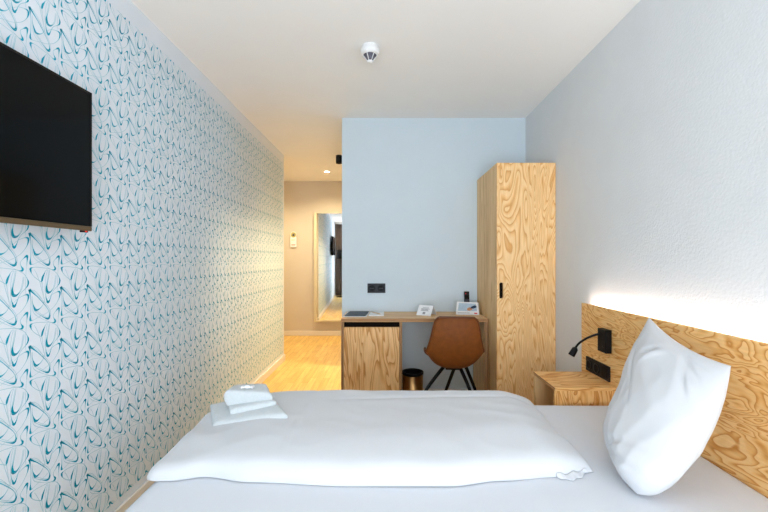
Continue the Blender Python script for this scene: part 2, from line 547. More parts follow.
# ------------------------------------------------------------------ wardrobe
WF = 2.777
wd = thing('wardrobe', 'tall narrow plywood wardrobe in the corner by blue wall', 'wardrobe', (1.0, WF + 0.3, 0))
wx0, wx1, wz = 0.795, XR - 0.003, 1.915
cb = MB()
cb.box(wx0, wx0 + 0.02, WF + 0.021, YB - 0.003, 0, wz)
cb.box(wx1 - 0.02, wx1, WF + 0.021, YB - 0.003, 0, wz)
cb.box(wx0 + 0.02, wx1 - 0.02, WF + 0.021, YB - 0.003, wz - 0.02, wz)
cb.box(wx0 + 0.02, wx1 - 0.02, WF + 0.04, YB - 0.003, 0.0, 0.08)
cb.box(wx0 + 0.02, wx1 - 0.02, YB - 0.012, YB - 0.003, 0.08, wz - 0.02)
cb.build('body', M['ply_side'], wd, wd.location, bevel=0.001)
# door with a routed finger slot
sx0, sx1 = wx0 + 0.018, wx0 + 0.046
sz0, sz1 = CAMZ - 0.283, CAMZ - 0.166
dr = MB()
bmd = bmesh.new()


def slotted_panel(x0, x1, y0, y1, z0, z1, a0, a1, b0, b1, nseg=8):
    """a board facing -y with a stadium-shaped hole through it."""
    mb = MB()
    r = (a1 - a0) / 2; cx = (a0 + a1) / 2
    hole = []
    for k in range(nseg + 1):
        t = PI * k / nseg
        hole.append((cx + r * math.cos(t), b1 - r + r * math.sin(t)))
    for k in range(nseg + 1):
        t = PI + PI * k / nseg
        hole.append((cx + r * math.cos(t), b0 + r + r * math.sin(t)))
    outer = []
    for hx, hz in hole:
        dx, dz = hx - cx, hz - (b0 + b1) / 2
        s = min(((x1 - cx) if dx > 0 else (cx - x0)) / abs(dx) if abs(dx) > 1e-9 else 1e9,
                ((z1 - (b0 + b1) / 2) if dz > 0 else ((b0 + b1) / 2 - z0)) / abs(dz) if abs(dz) > 1e-9 else 1e9)
        outer.append((cx + dx * s, (b0 + b1) / 2 + dz * s))
    # make sure the four corners are on the outer loop
    for corner in ((x1, z1), (x0, z1), (x0, z0), (x1, z0)):
        k = min(range(len(outer)), key=lambda q: math.atan2(0, 1) + abs(math.atan2(corner[1] - (b0 + b1) / 2, corner[0] - cx) - math.atan2(outer[q][1] - (b0 + b1) / 2, outer[q][0] - cx)))
        outer[k] = corner
    n = len(hole)
    b = 0
    for (hx, hz), (ox, oz) in zip(hole, outer):
        mb.v += [(hx, y0, hz), (ox, y0, oz), (ox, y1, oz), (hx, y1, hz)]
    for k in range(n):
        k2 = (k + 1) % n
        for q in range(4):
            q2 = (q + 1) % 4
            mb.face([k * 4 + q, k2 * 4 + q, k2 * 4 + q2, k * 4 + q2])
    return mb


dr = slotted_panel(wx0, wx1, WF, WF + 0.02, 0.06, wz, sx0, sx1, sz0, sz1)
door = dr.build('door', M['ply_door'], wd, wd.location, bevel=0.0008, seg=1)
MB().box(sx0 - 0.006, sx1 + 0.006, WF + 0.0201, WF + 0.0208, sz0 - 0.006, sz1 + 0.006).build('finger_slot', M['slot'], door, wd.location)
bmd.free()

# ------------------------------------------------------------------ desk
DF, DT = 2.99, 0.755
dk = thing('desk', 'plywood desk with cabinet against the pale blue wall', 'desk', (0.2, DF + 0.2, 0))
dx0, dx1 = -0.358, 0.788
MB().box(dx0, dx1, DF, YB - 0.002, DT - 0.028, DT, [0, 0, 1, 0, 0, 1]).build('desktop', [M['ply_desk'], M['edge_z']], dk, dk.location, bevel=0.0012)
cbx = MB()
cx1 = 0.118
zt = DT - 0.0285
cbx.box(dx0, dx0 + 0.02, DF + 0.002, YB - 0.016, 0, zt, [0, 0, 1, 0, 0, 0])
cbx.box(cx1 - 0.02, cx1, DF + 0.002, YB - 0.016, 0, zt, [0, 0, 1, 0, 0, 0])
cbx.box(dx0 + 0.02, cx1 - 0.02, YB - 0.03, YB - 0.016, 0.05, zt)
cbx.box(dx0 + 0.02, cx1 - 0.02, DF + 0.03, YB - 0.03, 0.05, 0.07)
cbx.build('cabinet_body', [M['ply_side'], M['edge_x']], dk, dk.location, bevel=0.0008)
MB().box(dx0 + 0.022, cx1 - 0.022, DF + 0.004, DF + 0.022, 0.05, zt - 0.040).build('cabinet_door', M['ply_cab'], dk, dk.location, bevel=0.001)
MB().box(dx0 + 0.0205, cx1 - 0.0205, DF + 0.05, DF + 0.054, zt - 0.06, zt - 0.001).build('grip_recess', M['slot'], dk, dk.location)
MB().box(dx1 - 0.030, dx1, DF + 0.002, YB - 0.016, 0, zt, [0, 0, 1, 0, 0, 0]).build('side_panel', [M['ply_side'], M['edge_x']], dk, dk.location, bevel=0.0008)

# ------------------------------------------------------------------ headboard, light strip, nightstand
HX = 1.165
hb_y0, hb_y1, hb_z = 0.72, 2.301, 0.955
hb = MB()
hb.box(HX, HX + 0.021, hb_y0, hb_y1, 0.12, hb_z)
h = thing('headboard', 'plywood headboard panel along grey wall behind the pillow', 'headboard', (HX + 0.01, 1.5, 0.12))
hb.build('panel', M['ply_head'], h, h.location, bevel=0.0015)
for yy in (0.85, 1.5, 2.15):
    MB().box(HX + 0.0212, XR - 0.0005, yy - 0.03, yy + 0.03, 0.30, 0.80).build('wall_batten', M['ply_side'], h, h.location)
tag(MB().box(HX + 0.0235, HX + 0.0315, hb_y0 + 0.03, hb_y1 - 0.04, hb_z - 0.040, hb_z - 0.030).build('light_strip', M['led'], None, (HX, 1.5, hb_z)),
    'glowing warm white light strip hidden behind headboard top', 'light strip')

nsx0, nsx1, nsy0, nsy1, nsz = 0.853, HX - 0.001, 1.95, 2.236, 0.563
ns = thing('nightstand', 'open plywood box nightstand beside bed under reading lamp', 'nightstand', ((nsx0 + nsx1) / 2, 2.1, 0))
t_ = 0.016
nsb0 = 0.0005
MB().box(nsx0, nsx1, nsy0, nsy1, nsz - t_, nsz, [0, 0, 0, 0, 0, 1]).build('top_board', [M['ply_night'], M['edge_z']], ns, ns.location, bevel=0.001)
MB().box(nsx0, nsx1, nsy0, nsy0 + t_, nsb0 + t_, nsz - t_ - 0.0003).build('front_board', M['ply_night_end'], ns, ns.location, bevel=0.001)
MB().box(nsx0, nsx1, nsy1 - t_, nsy1, nsb0 + t_, nsz - t_ - 0.0003).build('back_board', M['ply_side'], ns, ns.location, bevel=0.001)
MB().box(nsx0, nsx1, nsy0, nsy1, nsb0, nsb0 + t_ - 0.0003).build('bottom_board', M['ply_night'], ns, ns.location, bevel=0.001)
MB().box(nsx1 - t_, nsx1, nsy0 + t_ + 0.0003, nsy1 - t_ - 0.0003, nsb0 + t_, nsz - t_ - 0.0003).build('end_board', M['ply_side'], ns, ns.location)

# reading lamp on the headboard
rl = thing('reading_lamp', 'black gooseneck reading lamp mounted on the headboard', 'reading lamp', (HX, 2.03, 0.86))


def P(px, py, d):
    """point at depth d that shows at pixel (px, py)."""
    return Vector(((px - 387) * d / 384, d, CAMZ - (py - 259.5) * d / 384))


MB().box(HX - 0.034, HX - 0.0005, 1.988, 2.064, CAMZ - 0.488, CAMZ - 0.367).build('wall_box', M['black'], rl, rl.location, bevel=0.003)
neck = [Vector((HX - 0.030, 2.045, CAMZ - 0.398)), Vector((HX - 0.052, 2.05, CAMZ - 0.402)), Vector((HX - 0.088, 2.065, CAMZ - 0.422)), Vector((HX - 0.118, 2.08, CAMZ - 0.448)), Vector((HX - 0.132, 2.09, CAMZ - 0.470)), Vector((HX - 0.138, 2.09, CAMZ - 0.482))]
neck = [Vector(p) for p in catmull([tuple(p) for p in neck], 6)]
MB().tube(neck, 0.0058, 10).build('gooseneck', M['black'], rl, rl.location)
e0 = neck[-1]; dv = Vector((-0.50, 0.03, -0.86)).normalized()
hd = MB().tube([e0 - dv * 0.004, e0, e0 + dv * 0.006, e0 + dv * 0.046, e0 + dv * 0.048], [0.007, 0.011, 0.0155, 0.0175, 0.016], 20).build('lamp_head', M['black'], rl, rl.location)
MB().tube([e0 + dv * 0.0482, e0 + dv * 0.0488], 0.011, 16).build('lens', M['paper'], hd, rl.location)
MB().tube([(HX - 0.0345, 2.008, CAMZ - 0.455), (HX - 0.0365, 2.008, CAMZ - 0.455)], 0.005, 14).build('switch', M['socket_black'], rl, rl.location)

# triple socket on the headboard
ss = thing('power_socket', 'black triple power socket on headboard under reading lamp', 'socket', (HX, 2.12, 0.62))
y0, y1 = 2.000, 2.232
zc = CAMZ - 0.600
MB().box(HX - 0.010, HX - 0.0005, y0, y1, zc - 0.040, zc + 0.040).build('frame', M['socket_black'], ss, ss.location, bevel=0.002)
for k in range(3):
    yc = y0 + (y1 - y0) * (k + 0.5) / 3
    if k == 0:
        MB().box(HX - 0.0125, HX - 0.0102, yc - 0.027, yc + 0.027, zc - 0.027, zc + 0.027).build('blank_insert', M['black'], ss, ss.location, bevel=0.001)
    else:
        i_ = MB().lathe([(0.029, -0.0102), (0.029, -0.0128), (0.0215, -0.0128), (0.0205, -0.0104)], (HX, yc, zc), 28, 'x').build('socket_insert', M['socket_black'], ss, ss.location)
        MB().lathe([(0.0205, -0.0104), (0.0001, -0.0103)], (HX, yc, zc), 28, 'x').build('well', M['hole'], i_, ss.location)

# double socket on the blue wall
s2 = thing('power_socket', 'black double power socket on the pale blue wall', 'socket', (-0.092, YB, 0.96))
xa, xb = -0.172, -0.014
zc = CAMZ - 0.253
MB().box(xa, xb, YB - 0.010, YB - 0.0005, zc - 0.042, zc + 0.042).build('frame', M['socket_black'], s2, s2.location, bevel=0.002)
for k in range(2):
    xc = xa + (xb - xa) * (k + 0.5) / 2
    i_ = MB().lathe([(0.029, -0.0102), (0.029, -0.0128), (0.0215, -0.0128), (0.0205, -0.0104)], (xc, YB, zc), 28, 'y').build('socket_insert', M['socket_black'], s2, s2.location)
    MB().lathe([(0.0205, -0.0104), (0.0001, -0.0103)], (xc, YB, zc), 28, 'y').build('well', M['hole'], i_, s2.location)
    for sx in (-0.0095, 0.0095):
        MB().tube([(xc + sx, YB - 0.0107, zc - 0.002), (xc + sx, YB - 0.0125, zc - 0.002)], 0.003, 10).build('contact', M['chrome'], i_, s2.location)

# ------------------------------------------------------------------ television
TX = -1.150
tv = thing('television', 'flat black television mounted high on the papered wall', 'television', (XL, 1.02, 1.60))
ty0, ty1, tz0, tz1 = 0.545, 1.497, CAMZ + 0.110, CAMZ + 0.648
MB().box(XL + 0.040, TX - 0.002, ty0 + 0.003, ty1 - 0.003, tz0 + 0.008, tz1 - 0.003).build('rear_shell', M['tv_bezel'], tv, tv.location, bevel=0.004)
fz = MB()
bz = 0.008
fz.box(TX - 0.002, TX, ty0, ty0 + bz, tz0 + 0.018, tz1).box(TX - 0.002, TX, ty1 - bz, ty1, tz0 + 0.018, tz1)
fz.box(TX - 0.002, TX, ty0 + bz, ty1 - bz, tz1 - bz, tz1)
fz.build('bezel', M['tv_bezel'], tv, tv.location)
MB().box(TX - 0.002, TX - 0.0008, ty0 + bz, ty1 - bz, tz0 + 0.018, tz1 - bz).build('screen', M['tv_screen'], tv, tv.location)
MB().box(TX - 0.010, TX + 0.001, ty0, ty1, tz0, tz0 + 0.018).build('lower_trim', M['tv_strip'], tv, tv.location, bevel=0.003)
MB().box(TX - 0.018, TX - 0.004, ty1 - 0.038, ty1 - 0.014, tz0 - 0.006, tz0 + 0.001).build('sensor', M['tv_bezel'], tv, tv.location)
MB().box(TX - 0.0035, TX - 0.0015, ty1 - 0.030, ty1 - 0.022, tz0 - 0.005, tz0 - 0.001).build('standby_light', M['red'], tv, tv.location)
MB().box(XL + 0.001, XL + 0.0405, 0.82, 1.22, 1.48, 1.72).build('wall_bracket', M['black_metal'], tv, tv.location)

# ------------------------------------------------------------------ smoke detector
sd_y = 2.25
sd_x = (370 - 387) * sd_y / 384
sd = thing('smoke_detector', 'white round smoke detector on ceiling with dark vented cone', 'smoke detector', (sd_x, sd_y, ZC))
c = (sd_x, sd_y, ZC)
MB().lathe([(0.0001, -0.0005), (0.045, -0.0005), (0.047, -0.004), (0.047, -0.014), (0.0001, -0.014)], c, 40).build('base', M['white_plastic'], sd, sd.location)
MB().lathe([(0.0001, -0.0142), (0.048, -0.0142), (0.0545, -0.019), (0.0545, -0.043), (0.050, -0.051), (0.043, -0.054), (0.0001, -0.054)], c, 40).build('housing', M['white_plastic'], sd, sd.location)
MB().lathe([(0.0001, -0.0543), (0.038, -0.0543), (0.014, -0.086), (0.0001, -0.086)], c, 32).build('sensor_chamber', M['grey_plastic'], sd, sd.location)
for k in range(6):
    a = k * PI / 3 + 0.12
    MB().tube([(c[0] + 0.042 * math.cos(a), c[1] + 0.042 * math.sin(a), ZC - 0.0525), (c[0] + 0.015 * math.cos(a), c[1] + 0.015 * math.sin(a), ZC - 0.088)], 0.0024, 8).build('rib', M['white_plastic'], sd, sd.location)
MB().lathe([(0.0001, -0.0862), (0.016, -0.0862), (0.017, -0.090), (0.012, -0.095), (0.0001, -0.096)], c, 28).build('cap', M['white_plastic'], sd, sd.location)

# ------------------------------------------------------------------ hall: downlight, fixture, mirror, door hanger
dl_y = 5.45
dl_x = -0.852
dl = thing('downlight', 'small round downlight glowing in the hall ceiling', 'ceiling light', (dl_x, dl_y, ZC))
c = (dl_x, dl_y, ZC)
MB().lathe([(0.034, -0.0005), (0.048, -0.0005), (0.047, -0.005), (0.036, -0.007), (0.034, -0.0005)], c, 36).build('trim_ring', M['white_plastic'], dl, dl.location)
MB().lathe([(0.0001, -0.004), (0.034, -0.003), (0.034, -0.001)], c, 32).build('lens', M['downlight'], dl, dl.location)

fx = thing('spotlight', 'small black wall fixture high on hall side of blue wall', 'wall light', (XB, 4.0, 2.25))
MB().box(XB - 0.016, XB - 0.0005, 3.95, 4.05, 2.20, 2.27).build('wall_plate', M['black_metal'], fx, fx.location, bevel=0.003)
MB().tube([(XB - 0.012, 4.0, 2.215), (XB - 0.045, 4.0, 2.222), (XB - 0.062, 4.0, 2.25), (XB - 0.075, 4.0, 2.262)], 0.009, 10).build('arm', M['black_metal'], fx, fx.location)
MB().lathe([(0.0001, 0.042), (0.028, 0.042), (0.032, 0.037), (0.032, -0.042), (0.028, -0.042), (0.026, -0.026), (0.0001, -0.026)], (XB - 0.103, 4.0, 2.258), 28).build('housing', M['black_metal'], fx, fx.location)

mth = math.radians(2.15)
mir = thing('wall_mirror', 'tall rectangular mirror with pale frame on hall end wall', 'mirror', (-0.86, YE - 0.035, 0.227))
mw0, mw1, mz0, mz1 = -0.300, 0.300, 0.0, 1.727
fr = 0.045
mf = MB()
mf.box(mw0, mw0 + fr, -0.012, 0.010, mz0, mz1).box(mw1 - fr, mw1, -0.012, 0.010, mz0, mz1)
mf.box(mw0 + fr, mw1 - fr, -0.012, 0.010, mz0, mz0 + 0.026).box(mw0 + fr, mw1 - fr, -0.012, 0.010, mz1 - 0.008, mz1)
mf.build('frame', M['frame_pale'], mir, bevel=0.003)
MB().box(mw0 + fr, mw1 - fr, -0.004, 0.008, mz0 + 0.026, mz1 - 0.008).build('mirror_glass', M['mirror'], mir)
mir.rotation_euler = (0, 0, mth)
MB().box(mw0 + 0.05, mw0 + 0.11, 0.010, 0.022, 0.3, 0.5).build('wall_spacer', M['black_metal'], mir)

hy = YE - 0.004
hx, hz = (293.6 - 387) * hy / 384, CAMZ + (259.5 - 240.5) * hy / 384
hk = tag(MB().tube([(hx, YE - 0.0005, hz + 0.085), (hx, YE - 0.026, hz + 0.085)], [0.011, 0.015], 20).build('coat_hook', M['chrome'], None, (hx, YE, hz + 0.085)), 'small round metal hook under door card on hall wall', 'hook')
dh = thing('door_hanger', 'white do not disturb card hanging on hall wall by mirror', 'door card', (hx, hy, hz))
nh = 28
cw, chh = 0.050, 0.080
yf, yk = -0.016, -0.0145


def ring(ri, ro, ya, yb):
    mb = MB()
    for k in range(nh):
        a = 2 * PI * k / nh
        ca, sa = math.cos(a), math.sin(a)
        mb.v += [(ri * ca, ya, 0.090 + ri * sa), (ro * ca, ya, 0.090 + ro * sa), (ro * ca, yb, 0.090 + ro * sa), (ri * ca, yb, 0.090 + ri * sa)]
    for k in range(nh):
        k2 = (k + 1) % nh
        for q in range(4):
            q2 = (q + 1) % 4
            mb.face([k * 4 + q, k2 * 4 + q, k2 * 4 + q2, k * 4 + q2])
    return mb


ring(0.024, 0.050, yf, yk).build('ring', M['paper'], dh)
ring(0.0245, 0.042, yf - 0.0005, yf - 0.0001).build('printed_ring', M['ink_olive'], dh)
MB().box(-cw, cw, yf + 0.0002, yk - 0.0002, -0.105, 0.054).build('card', M['paper'], dh)
MB().box(-0.030, 0.032, yf - 0.0004, yf, -0.078, -0.064).build('printed_line', M['ink_pink'], dh)
MB().box(-0.032, 0.026, yf - 0.0004, yf, 0.000, 0.014).build('printed_line', M['frame_pale'], dh)

# ------------------------------------------------------------------ waste bin
by, bx_ = 3.20, 0.214
bn = thing('waste_bin', 'round brass waste bin with black rim under the desk', 'bin', (bx_, by, 0))
br_, bh_ = 0.086, 0.285
MB().lathe([(0.0001, 0.001), (br_ - 0.006, 0.001), (br_ - 0.003, 0.006), (br_, bh_ - 0.02), (br_ - 0.003, bh_ - 0.02), (br_ - 0.008, 0.012), (0.0001, 0.012)], (bx_, by, 0), 48).build('body', M['brass'], bn, bn.location)
MB().lathe([(br_ + 0.001, bh_ - 0.022), (br_ + 0.004, bh_ - 0.018), (br_ + 0.004, bh_ - 0.002), (br_ + 0.001, bh_), (br_ - 0.004, bh_), (br_ - 0.006, bh_ - 0.012), (br_ - 0.006, bh_ - 0.06), (br_ - 0.003, bh_ - 0.0195), (br_ + 0.001, bh_ - 0.022)], (bx_, by, 0), 48).build('rim', M['black'], bn, bn.location)
MB().lathe([(0.0001, 0.016), (br_ - 0.011, 0.016), (br_ - 0.0075, bh_ - 0.03)], (bx_, by, 0), 48).build('liner', M['black'], bn, bn.location)

# ------------------------------------------------------------------ chair
ch = thing('desk_chair', 'brown leather shell chair with black legs tucked at desk', 'chair', (0.490, 2.86, 0))
ch.rotation_euler = (0, 0, math.radians(-4))
prof = [(-0.262, 0.818, 0.116, 0.000), (-0.258, 0.795, 0.140, 0.006), (-0.250, 0.74, 0.155, 0.012), (-0.238, 0.67, 0.170, 0.02), (-0.220, 0.60, 0.186, 0.035), (-0.195, 0.535, 0.198, 0.06),
        (-0.155, 0.470, 0.206, 0.095), (-0.08, 0.426, 0.212, 0.125), (0.01, 0.414, 0.214, 0.125), (0.10, 0.424, 0.210, 0.085), (0.18, 0.438, 0.200, 0.035), (0.23, 0.436, 0.180, 0.008), (0.250, 0.422, 0.150, 0.0)]
prof = catmull(prof, 4)


def shell(off):
    rows = []
    nU = 24
    for i, (y, z, hw, cup) in enumerate(prof):
        a, b_ = prof[max(i - 1, 0)], prof[min(i + 1, len(prof) - 1)]
        ty, tz = b_[0] - a[0], b_[1] - a[1]
        ln = math.hypot(ty, tz)
        ny, nz = tz / ln, -ty / ln           # towards the sitter is (-ny, -nz)
        row = []
        for k in range(nU + 1):
            u = -1 + 2 * k / nU
            c_ = cup * abs(u) ** 3.0
            # the back wraps forward, the seat sides curl upwards
            wy = max(0.0, min(1.0, (z - 0.47) / 0.20)) if y < -0.05 else 0.0
            p = Vector((hw * u * (1 - 0.06 * cup * 10 * abs(u) ** 3 * 0.5), y + c_ * wy * 1.2, z + c_ * (1 - wy)))
            p += Vector((0, ny, nz)) * off
            row.append(p)
        rows.append(row)
    return rows


so, si = shell(0.0), shell(-0.017)
sb = MB()
sb.grid(so)
sb.grid(si)
nr, ncn = len(so), len(so[0])
loop = [(0, k) for k in range(ncn)] + [(i, ncn - 1) for i in range(1, nr)] + [(nr - 1, k) for k in range(ncn - 2, -1, -1)] + [(i, 0) for i in range(nr - 2, 0, -1)]
base2 = nr * ncn
for q in range(len(loop)):
    (i, k), (i2, k2) = loop[q], loop[(q + 1) % len(loop)]
    sb.face([i * ncn + k, i2 * ncn + k2, base2 + i2 * ncn + k2, base2 + i * ncn + k], 0, True)
sh = sb.build('seat_shell', M['leather'], ch)
edge = [(so[i][k] + si[i][k]) / 2 for i, k in loop]
MB().tube(edge + [edge[0]], 0.0095, 8, cap=False).build('piping', M['leather_dark'], sh)
MB().box(-0.055, 0.055, -0.03, 0.10, 0.400, 0.4135).build('seat_plate', M['black_metal'], ch, bevel=0.004)
for lp in ([(-0.072, -0.04, 0.424), (-0.203, -0.14, 0.284), (-0.290, -0.21, 0.12), (-0.33, -0.25, 0.001)],
           [(0.030, 0.06, 0.424), (-0.04, 0.14, 0.19), (-0.072, 0.16, 0.09), (-0.10, 0.18, 0.001)],
           [(0.048, -0.04, 0.424), (0.10, -0.15, 0.307), (0.165, -0.22, 0.12), (0.205, -0.25, 0.001)],
           [(0.095, 0.06, 0.424), (0.178, 0.11, 0.222), (0.225, 0.14, 0.09), (0.26, 0.15, 0.001)]):
    lp = catmull(lp, 4)
    nl = len(lp)
    MB().tube(lp, [0.0135 - 0.005 * q / nl for q in range(nl)], 12).build('leg', M['black_metal'], ch)

# ------------------------------------------------------------------ things on the desk
ZD = DT + 0.0004
fo = thing('folder', 'dark slate folder lying on white sheet, left end of desk', 'folder', (-0.27, 3.22, DT))


def flat_quad(a, b_, c, d, z0, z1):
    return MB().hexa([(*a, z0), (*b_, z0), (*c, z0), (*d, z0), (*a, z1), (*b_, z1), (*c, z1), (*d, z1)])


flat_quad((-0.352, 3.07), (-0.165, 3.07), (-0.150, 3.34), (-0.345, 3.34), ZD, ZD + 0.002).build('page', M['paper'], fo, fo.location)
flat_quad((-0.343, 3.10), (-0.175, 3.10), (-0.158, 3.335), (-0.322, 3.335), ZD + 0.0023, ZD + 0.011).build('cover', M['folder'], fo, fo.location, bevel=0.001)
np_ = tag(flat_quad((-0.150, 3.12), (-0.026, 3.12), (-0.026, 3.34), (-0.142, 3.34), ZD, ZD + 0.006).build('notepad', M['paper'], None, (-0.085, 3.22, ZD), bevel=0.0008), 'white notepad lying beside the dark folder on desk', 'notepad')
tag(MB().tube([(-0.132, 3.30, ZD + 0.0100), (-0.058, 3.17, ZD + 0.0100), (-0.052, 3.16, ZD + 0.0100)], [0.0036, 0.0036, 0.0006], 8).build('pencil', M['pencil'], None, (-0.09, 3.24, ZD + 0.01)), 'pale wooden pencil lying across the white notepad', 'pencil')

tc_ = thing('tent_card', 'white folded tent card in the middle of desk', 'card', (0.325, 3.19, DT))
tc_.rotation_euler = (0, 0, math.radians(-33))
th = 0.080
a0 = Vector((-0.066, -0.05, 0.0005)); a1 = Vector((0.066, -0.05, 0.0005)); r0 = Vector((-0.066, 0.005, th)); r1 = Vector((0.066, 0.005, th)); k0 = Vector((-0.066, 0.062, 0.0005)); k1 = Vector((0.066, 0.062, 0.0005))
nrm = Vector((0, -0.0009, 0.0006))
f_ = MB().hexa([a0, a1, a1 - nrm, a0 - nrm, r0, r1, r1 - nrm, r0 - nrm]).build('front_leaf', M['paper'], tc_)
MB().hexa([k0 + nrm * .3, k1 + nrm * .3, k1, k0, r0 - nrm * 1.1, r1 - nrm * 1.1, r1 + Vector((0, .001, 0)), r0 + Vector((0, .001, 0))]).build('back_leaf', M['paper'], tc_)


def on_leaf(u0, u1, v0, v1, name, mat, parent):
    q = []
    for off in (0.0002, 0.0008):
        for u, v in ((u0, v0), (u1, v0), (u1, v1), (u0, v1)):
            p = a0.lerp(a1, u).lerp(r0.lerp(r1, u), v) + Vector((0, -0.85, 0.53)) * off
            q.append(p)
    return MB().hexa(q).build(name, mat, parent)


for q, (u0, u1, v) in enumerate(((0.30, 0.74, 0.74), (0.22, 0.80, 0.62), (0.24, 0.70, 0.53), (0.22, 0.76, 0.44))):
    on_leaf(u0, u1, v, v + (0.05 if q else 0.035), 'printed_line', M['ink_grey'], f_)
on_leaf(0.40, 0.58, 0.14, 0.34, 'printed_box', M['ink_grey'], f_)

# brochure holder with the photo card
bc = thing('brochure', 'white picture leaflet standing before telephone on the desk', 'leaflet', (0.700, 3.225, DT))
bx0, bx1 = -0.108, 0.055
U_, V_ = Vector((1, -0.13, 0)), Vector((0, 0.40, 0.92))
O_ = Vector((-0.125, -0.02, 0.0005))
pf = [O_, O_ + U_ * 0.188, O_ + U_ * 0.184 + V_ * 0.106, O_ + U_ * 0.016 + V_ * 0.112]
pk = [p + Vector((0, 0.0025, 0)) for p in pf]
bf = MB().hexa([pf[0], pf[1], pk[1], pk[0], pf[3], pf[2], pk[2], pk[3]]).build('front_leaf', M['paper'], bc)
sd0 = [pf[1] + Vector((0.001, 0.001, 0)), Vector((0.084, 0.035, 0.0005)), Vector((0.078, 0.035, 0.096)), pf[2] + Vector((0.001, 0.001, 0))]
sdk = [p + Vector((-0.001, 0.0025, 0)) for p in sd0]
MB().hexa([sd0[0], sd0[1], sdk[1], sdk[0], sd0[3], sd0[2], sdk[2], sdk[3]]).build('side_leaf', M['paper'], bc)
nb = (pf[1] - pf[0]).cross(pf[3] - pf[0]).normalized()


def on_card(pts, name, mat, lift=0.0006):
    """flat printed patch given by (u, v) outline on the leaflet front."""
    mb = MB()
    n = len(pts)
    for off in (0.0001, lift):
        for u, v in pts:
            p = pf[0].lerp(pf[1], u).lerp(pf[3].lerp(pf[2], u), v) + nb * off
            mb.v.append(tuple(p))
    mb.face(list(range(n))[::-1]); mb.face([n + k for k in range(n)])
    for k in range(n):
        k2 = (k + 1) % n
        mb.face([k, k2, n + k2, n + k])
    return mb.build(name, mat, bf)


on_card([(0.08, 0.30), (0.93, 0.30), (0.92, 0.90), (0.10, 0.90)], 'printed_picture', M['ink_blue'])
on_card([(0.48, 0.36), (0.60, 0.31), (0.72, 0.40), (0.74, 0.52), (0.62, 0.60), (0.50, 0.52)], 'printed_hand', M['ink_skin'], 0.0010)
on_card([(0.62, 0.50), (0.78, 0.50), (0.93, 0.60), (0.93, 0.74), (0.84, 0.76), (0.70, 0.66)], 'printed_sleeve', M['ink_navy'], 0.0013)
on_card([(0.80, 0.08), (0.93, 0.08), (0.93, 0.17), (0.80, 0.17)], 'printed_mark', M['ink_red'])
on_card([(0.08, 0.12), (0.60, 0.12), (0.60, 0.16), (0.08, 0.16)], 'printed_line', M['ink_grey'])

ph = thing('telephone', 'black cordless telephone upright in charger behind the leaflet', 'telephone', (0.692, 3.325, DT))
MB().box(-0.045, 0.045, -0.032, 0.045, 0.0005, 0.045).build('charging_base', M['black'], ph, bevel=0.008, seg=3)
hs = MB().hexa([(-0.023, -0.014, 0.018), (0.023, -0.014, 0.018), (0.023, 0.010, 0.030), (-0.023, 0.010, 0.030),
                (-0.022, 0.004, 0.182), (0.022, 0.004, 0.182), (0.022, 0.024, 0.182), (-0.022, 0.024, 0.182)]).build('handset', M['black'], ph, bevel=0.006, seg=3)
for r_ in range(4):
    for k in range(3):
        zz = 0.104 - r_ * 0.015
        yy = -0.014 + (zz - 0.03) / 0.152 * 0.018
        MB().box(-0.016 + k * 0.0115, -0.0075 + k * 0.0115, yy - 0.0012, yy + 0.001, zz, zz + 0.009).build('key', M['grey_plastic'], hs)
MB().box(-0.016, 0.016, -0.0025, 0.001, 0.124, 0.152).build('display', M['tv_screen'], hs)
MB().box(-0.014, -0.006, 0.0005, 0.003, 0.160, 0.168).build('red_key', M['ink_red'], hs)


# ------------------------------------------------------------------ bed
bed = thing('bed', 'single bed with white fitted sheet against plywood headboard', 'bed', (0.2, 1.42, 0))
bx0, bx1, by0, by1 = -0.762, HX - 0.001, 0.895, 1.911
MB().box(bx0 + 0.02, bx1 - 0.002, by0 + 0.02, by1 - 0.02, 0.10, 0.288).build('bed_base', M['bed_fabric'], bed, bed.location, bevel=0.01)
for sx in (bx0 + 0.09, bx1 - 0.09):
    for sy in (by0 + 0.09, by1 - 0.09):
        MB().lathe([(0.0001, 0.0005), (0.02, 0.0005), (0.026, 0.0998), (0.0001, 0.0998)], (sx, sy, 0), 16).build('leg', M['black_metal'], bed, bed.location)
# mattress: rounded slab with gently uneven top
mt = MB()
nx, ny = 80, 50
rE = 0.012


def sup(t, n=8):
    return t


rows = []
for i in range(nx + 1):
    row = []
    for j in range(ny + 1):
        x = bx0 + (bx1 - bx0) * i / nx
        y = by0 + (by1 - by0) * j / ny
        e = min(x - bx0, bx1 - x, y - by0, by1 - y)
        z = ZM - 0.0015 + 0.0025 * noise.noise(Vector((x * 3, y * 3, 1)))
        if e < rE:
            z -= rE - math.sqrt(max(0, rE * rE - (rE - e) ** 2))
        row.append((x, y, z))
    rows.append(row)
mt.grid(rows)
b0 = 0
ring = [(i, 0) for i in range(nx + 1)] + [(nx, j) for j in range(1, ny + 1)] + [(i, ny) for i in range(nx - 1, -1, -1)] + [(0, j) for j in range(ny - 1, 0, -1)]
low = len(mt.v)
for i, j in ring:
    p = rows[i][j]
    mt.v.append((p[0], p[1], 0.2885))
for q in range(len(ring)):
    q2 = (q + 1) % len(ring)
    mt.face([ring[q][0] * (ny + 1) + ring[q][1], ring[q2][0] * (ny + 1) + ring[q2][1], low + q2, low + q], 0, True)
mt.face([low + q for q in range(len(ring))][::-1])
mt.build('mattress', M['sheet'], bed, bed.location)


# duvet ------------------------------------------------------------------
def sstep(a, b_, x):
    t = max(0.0, min(1.0, (x - a) / (b_ - a)))
    return t * t * (3 - 2 * t)


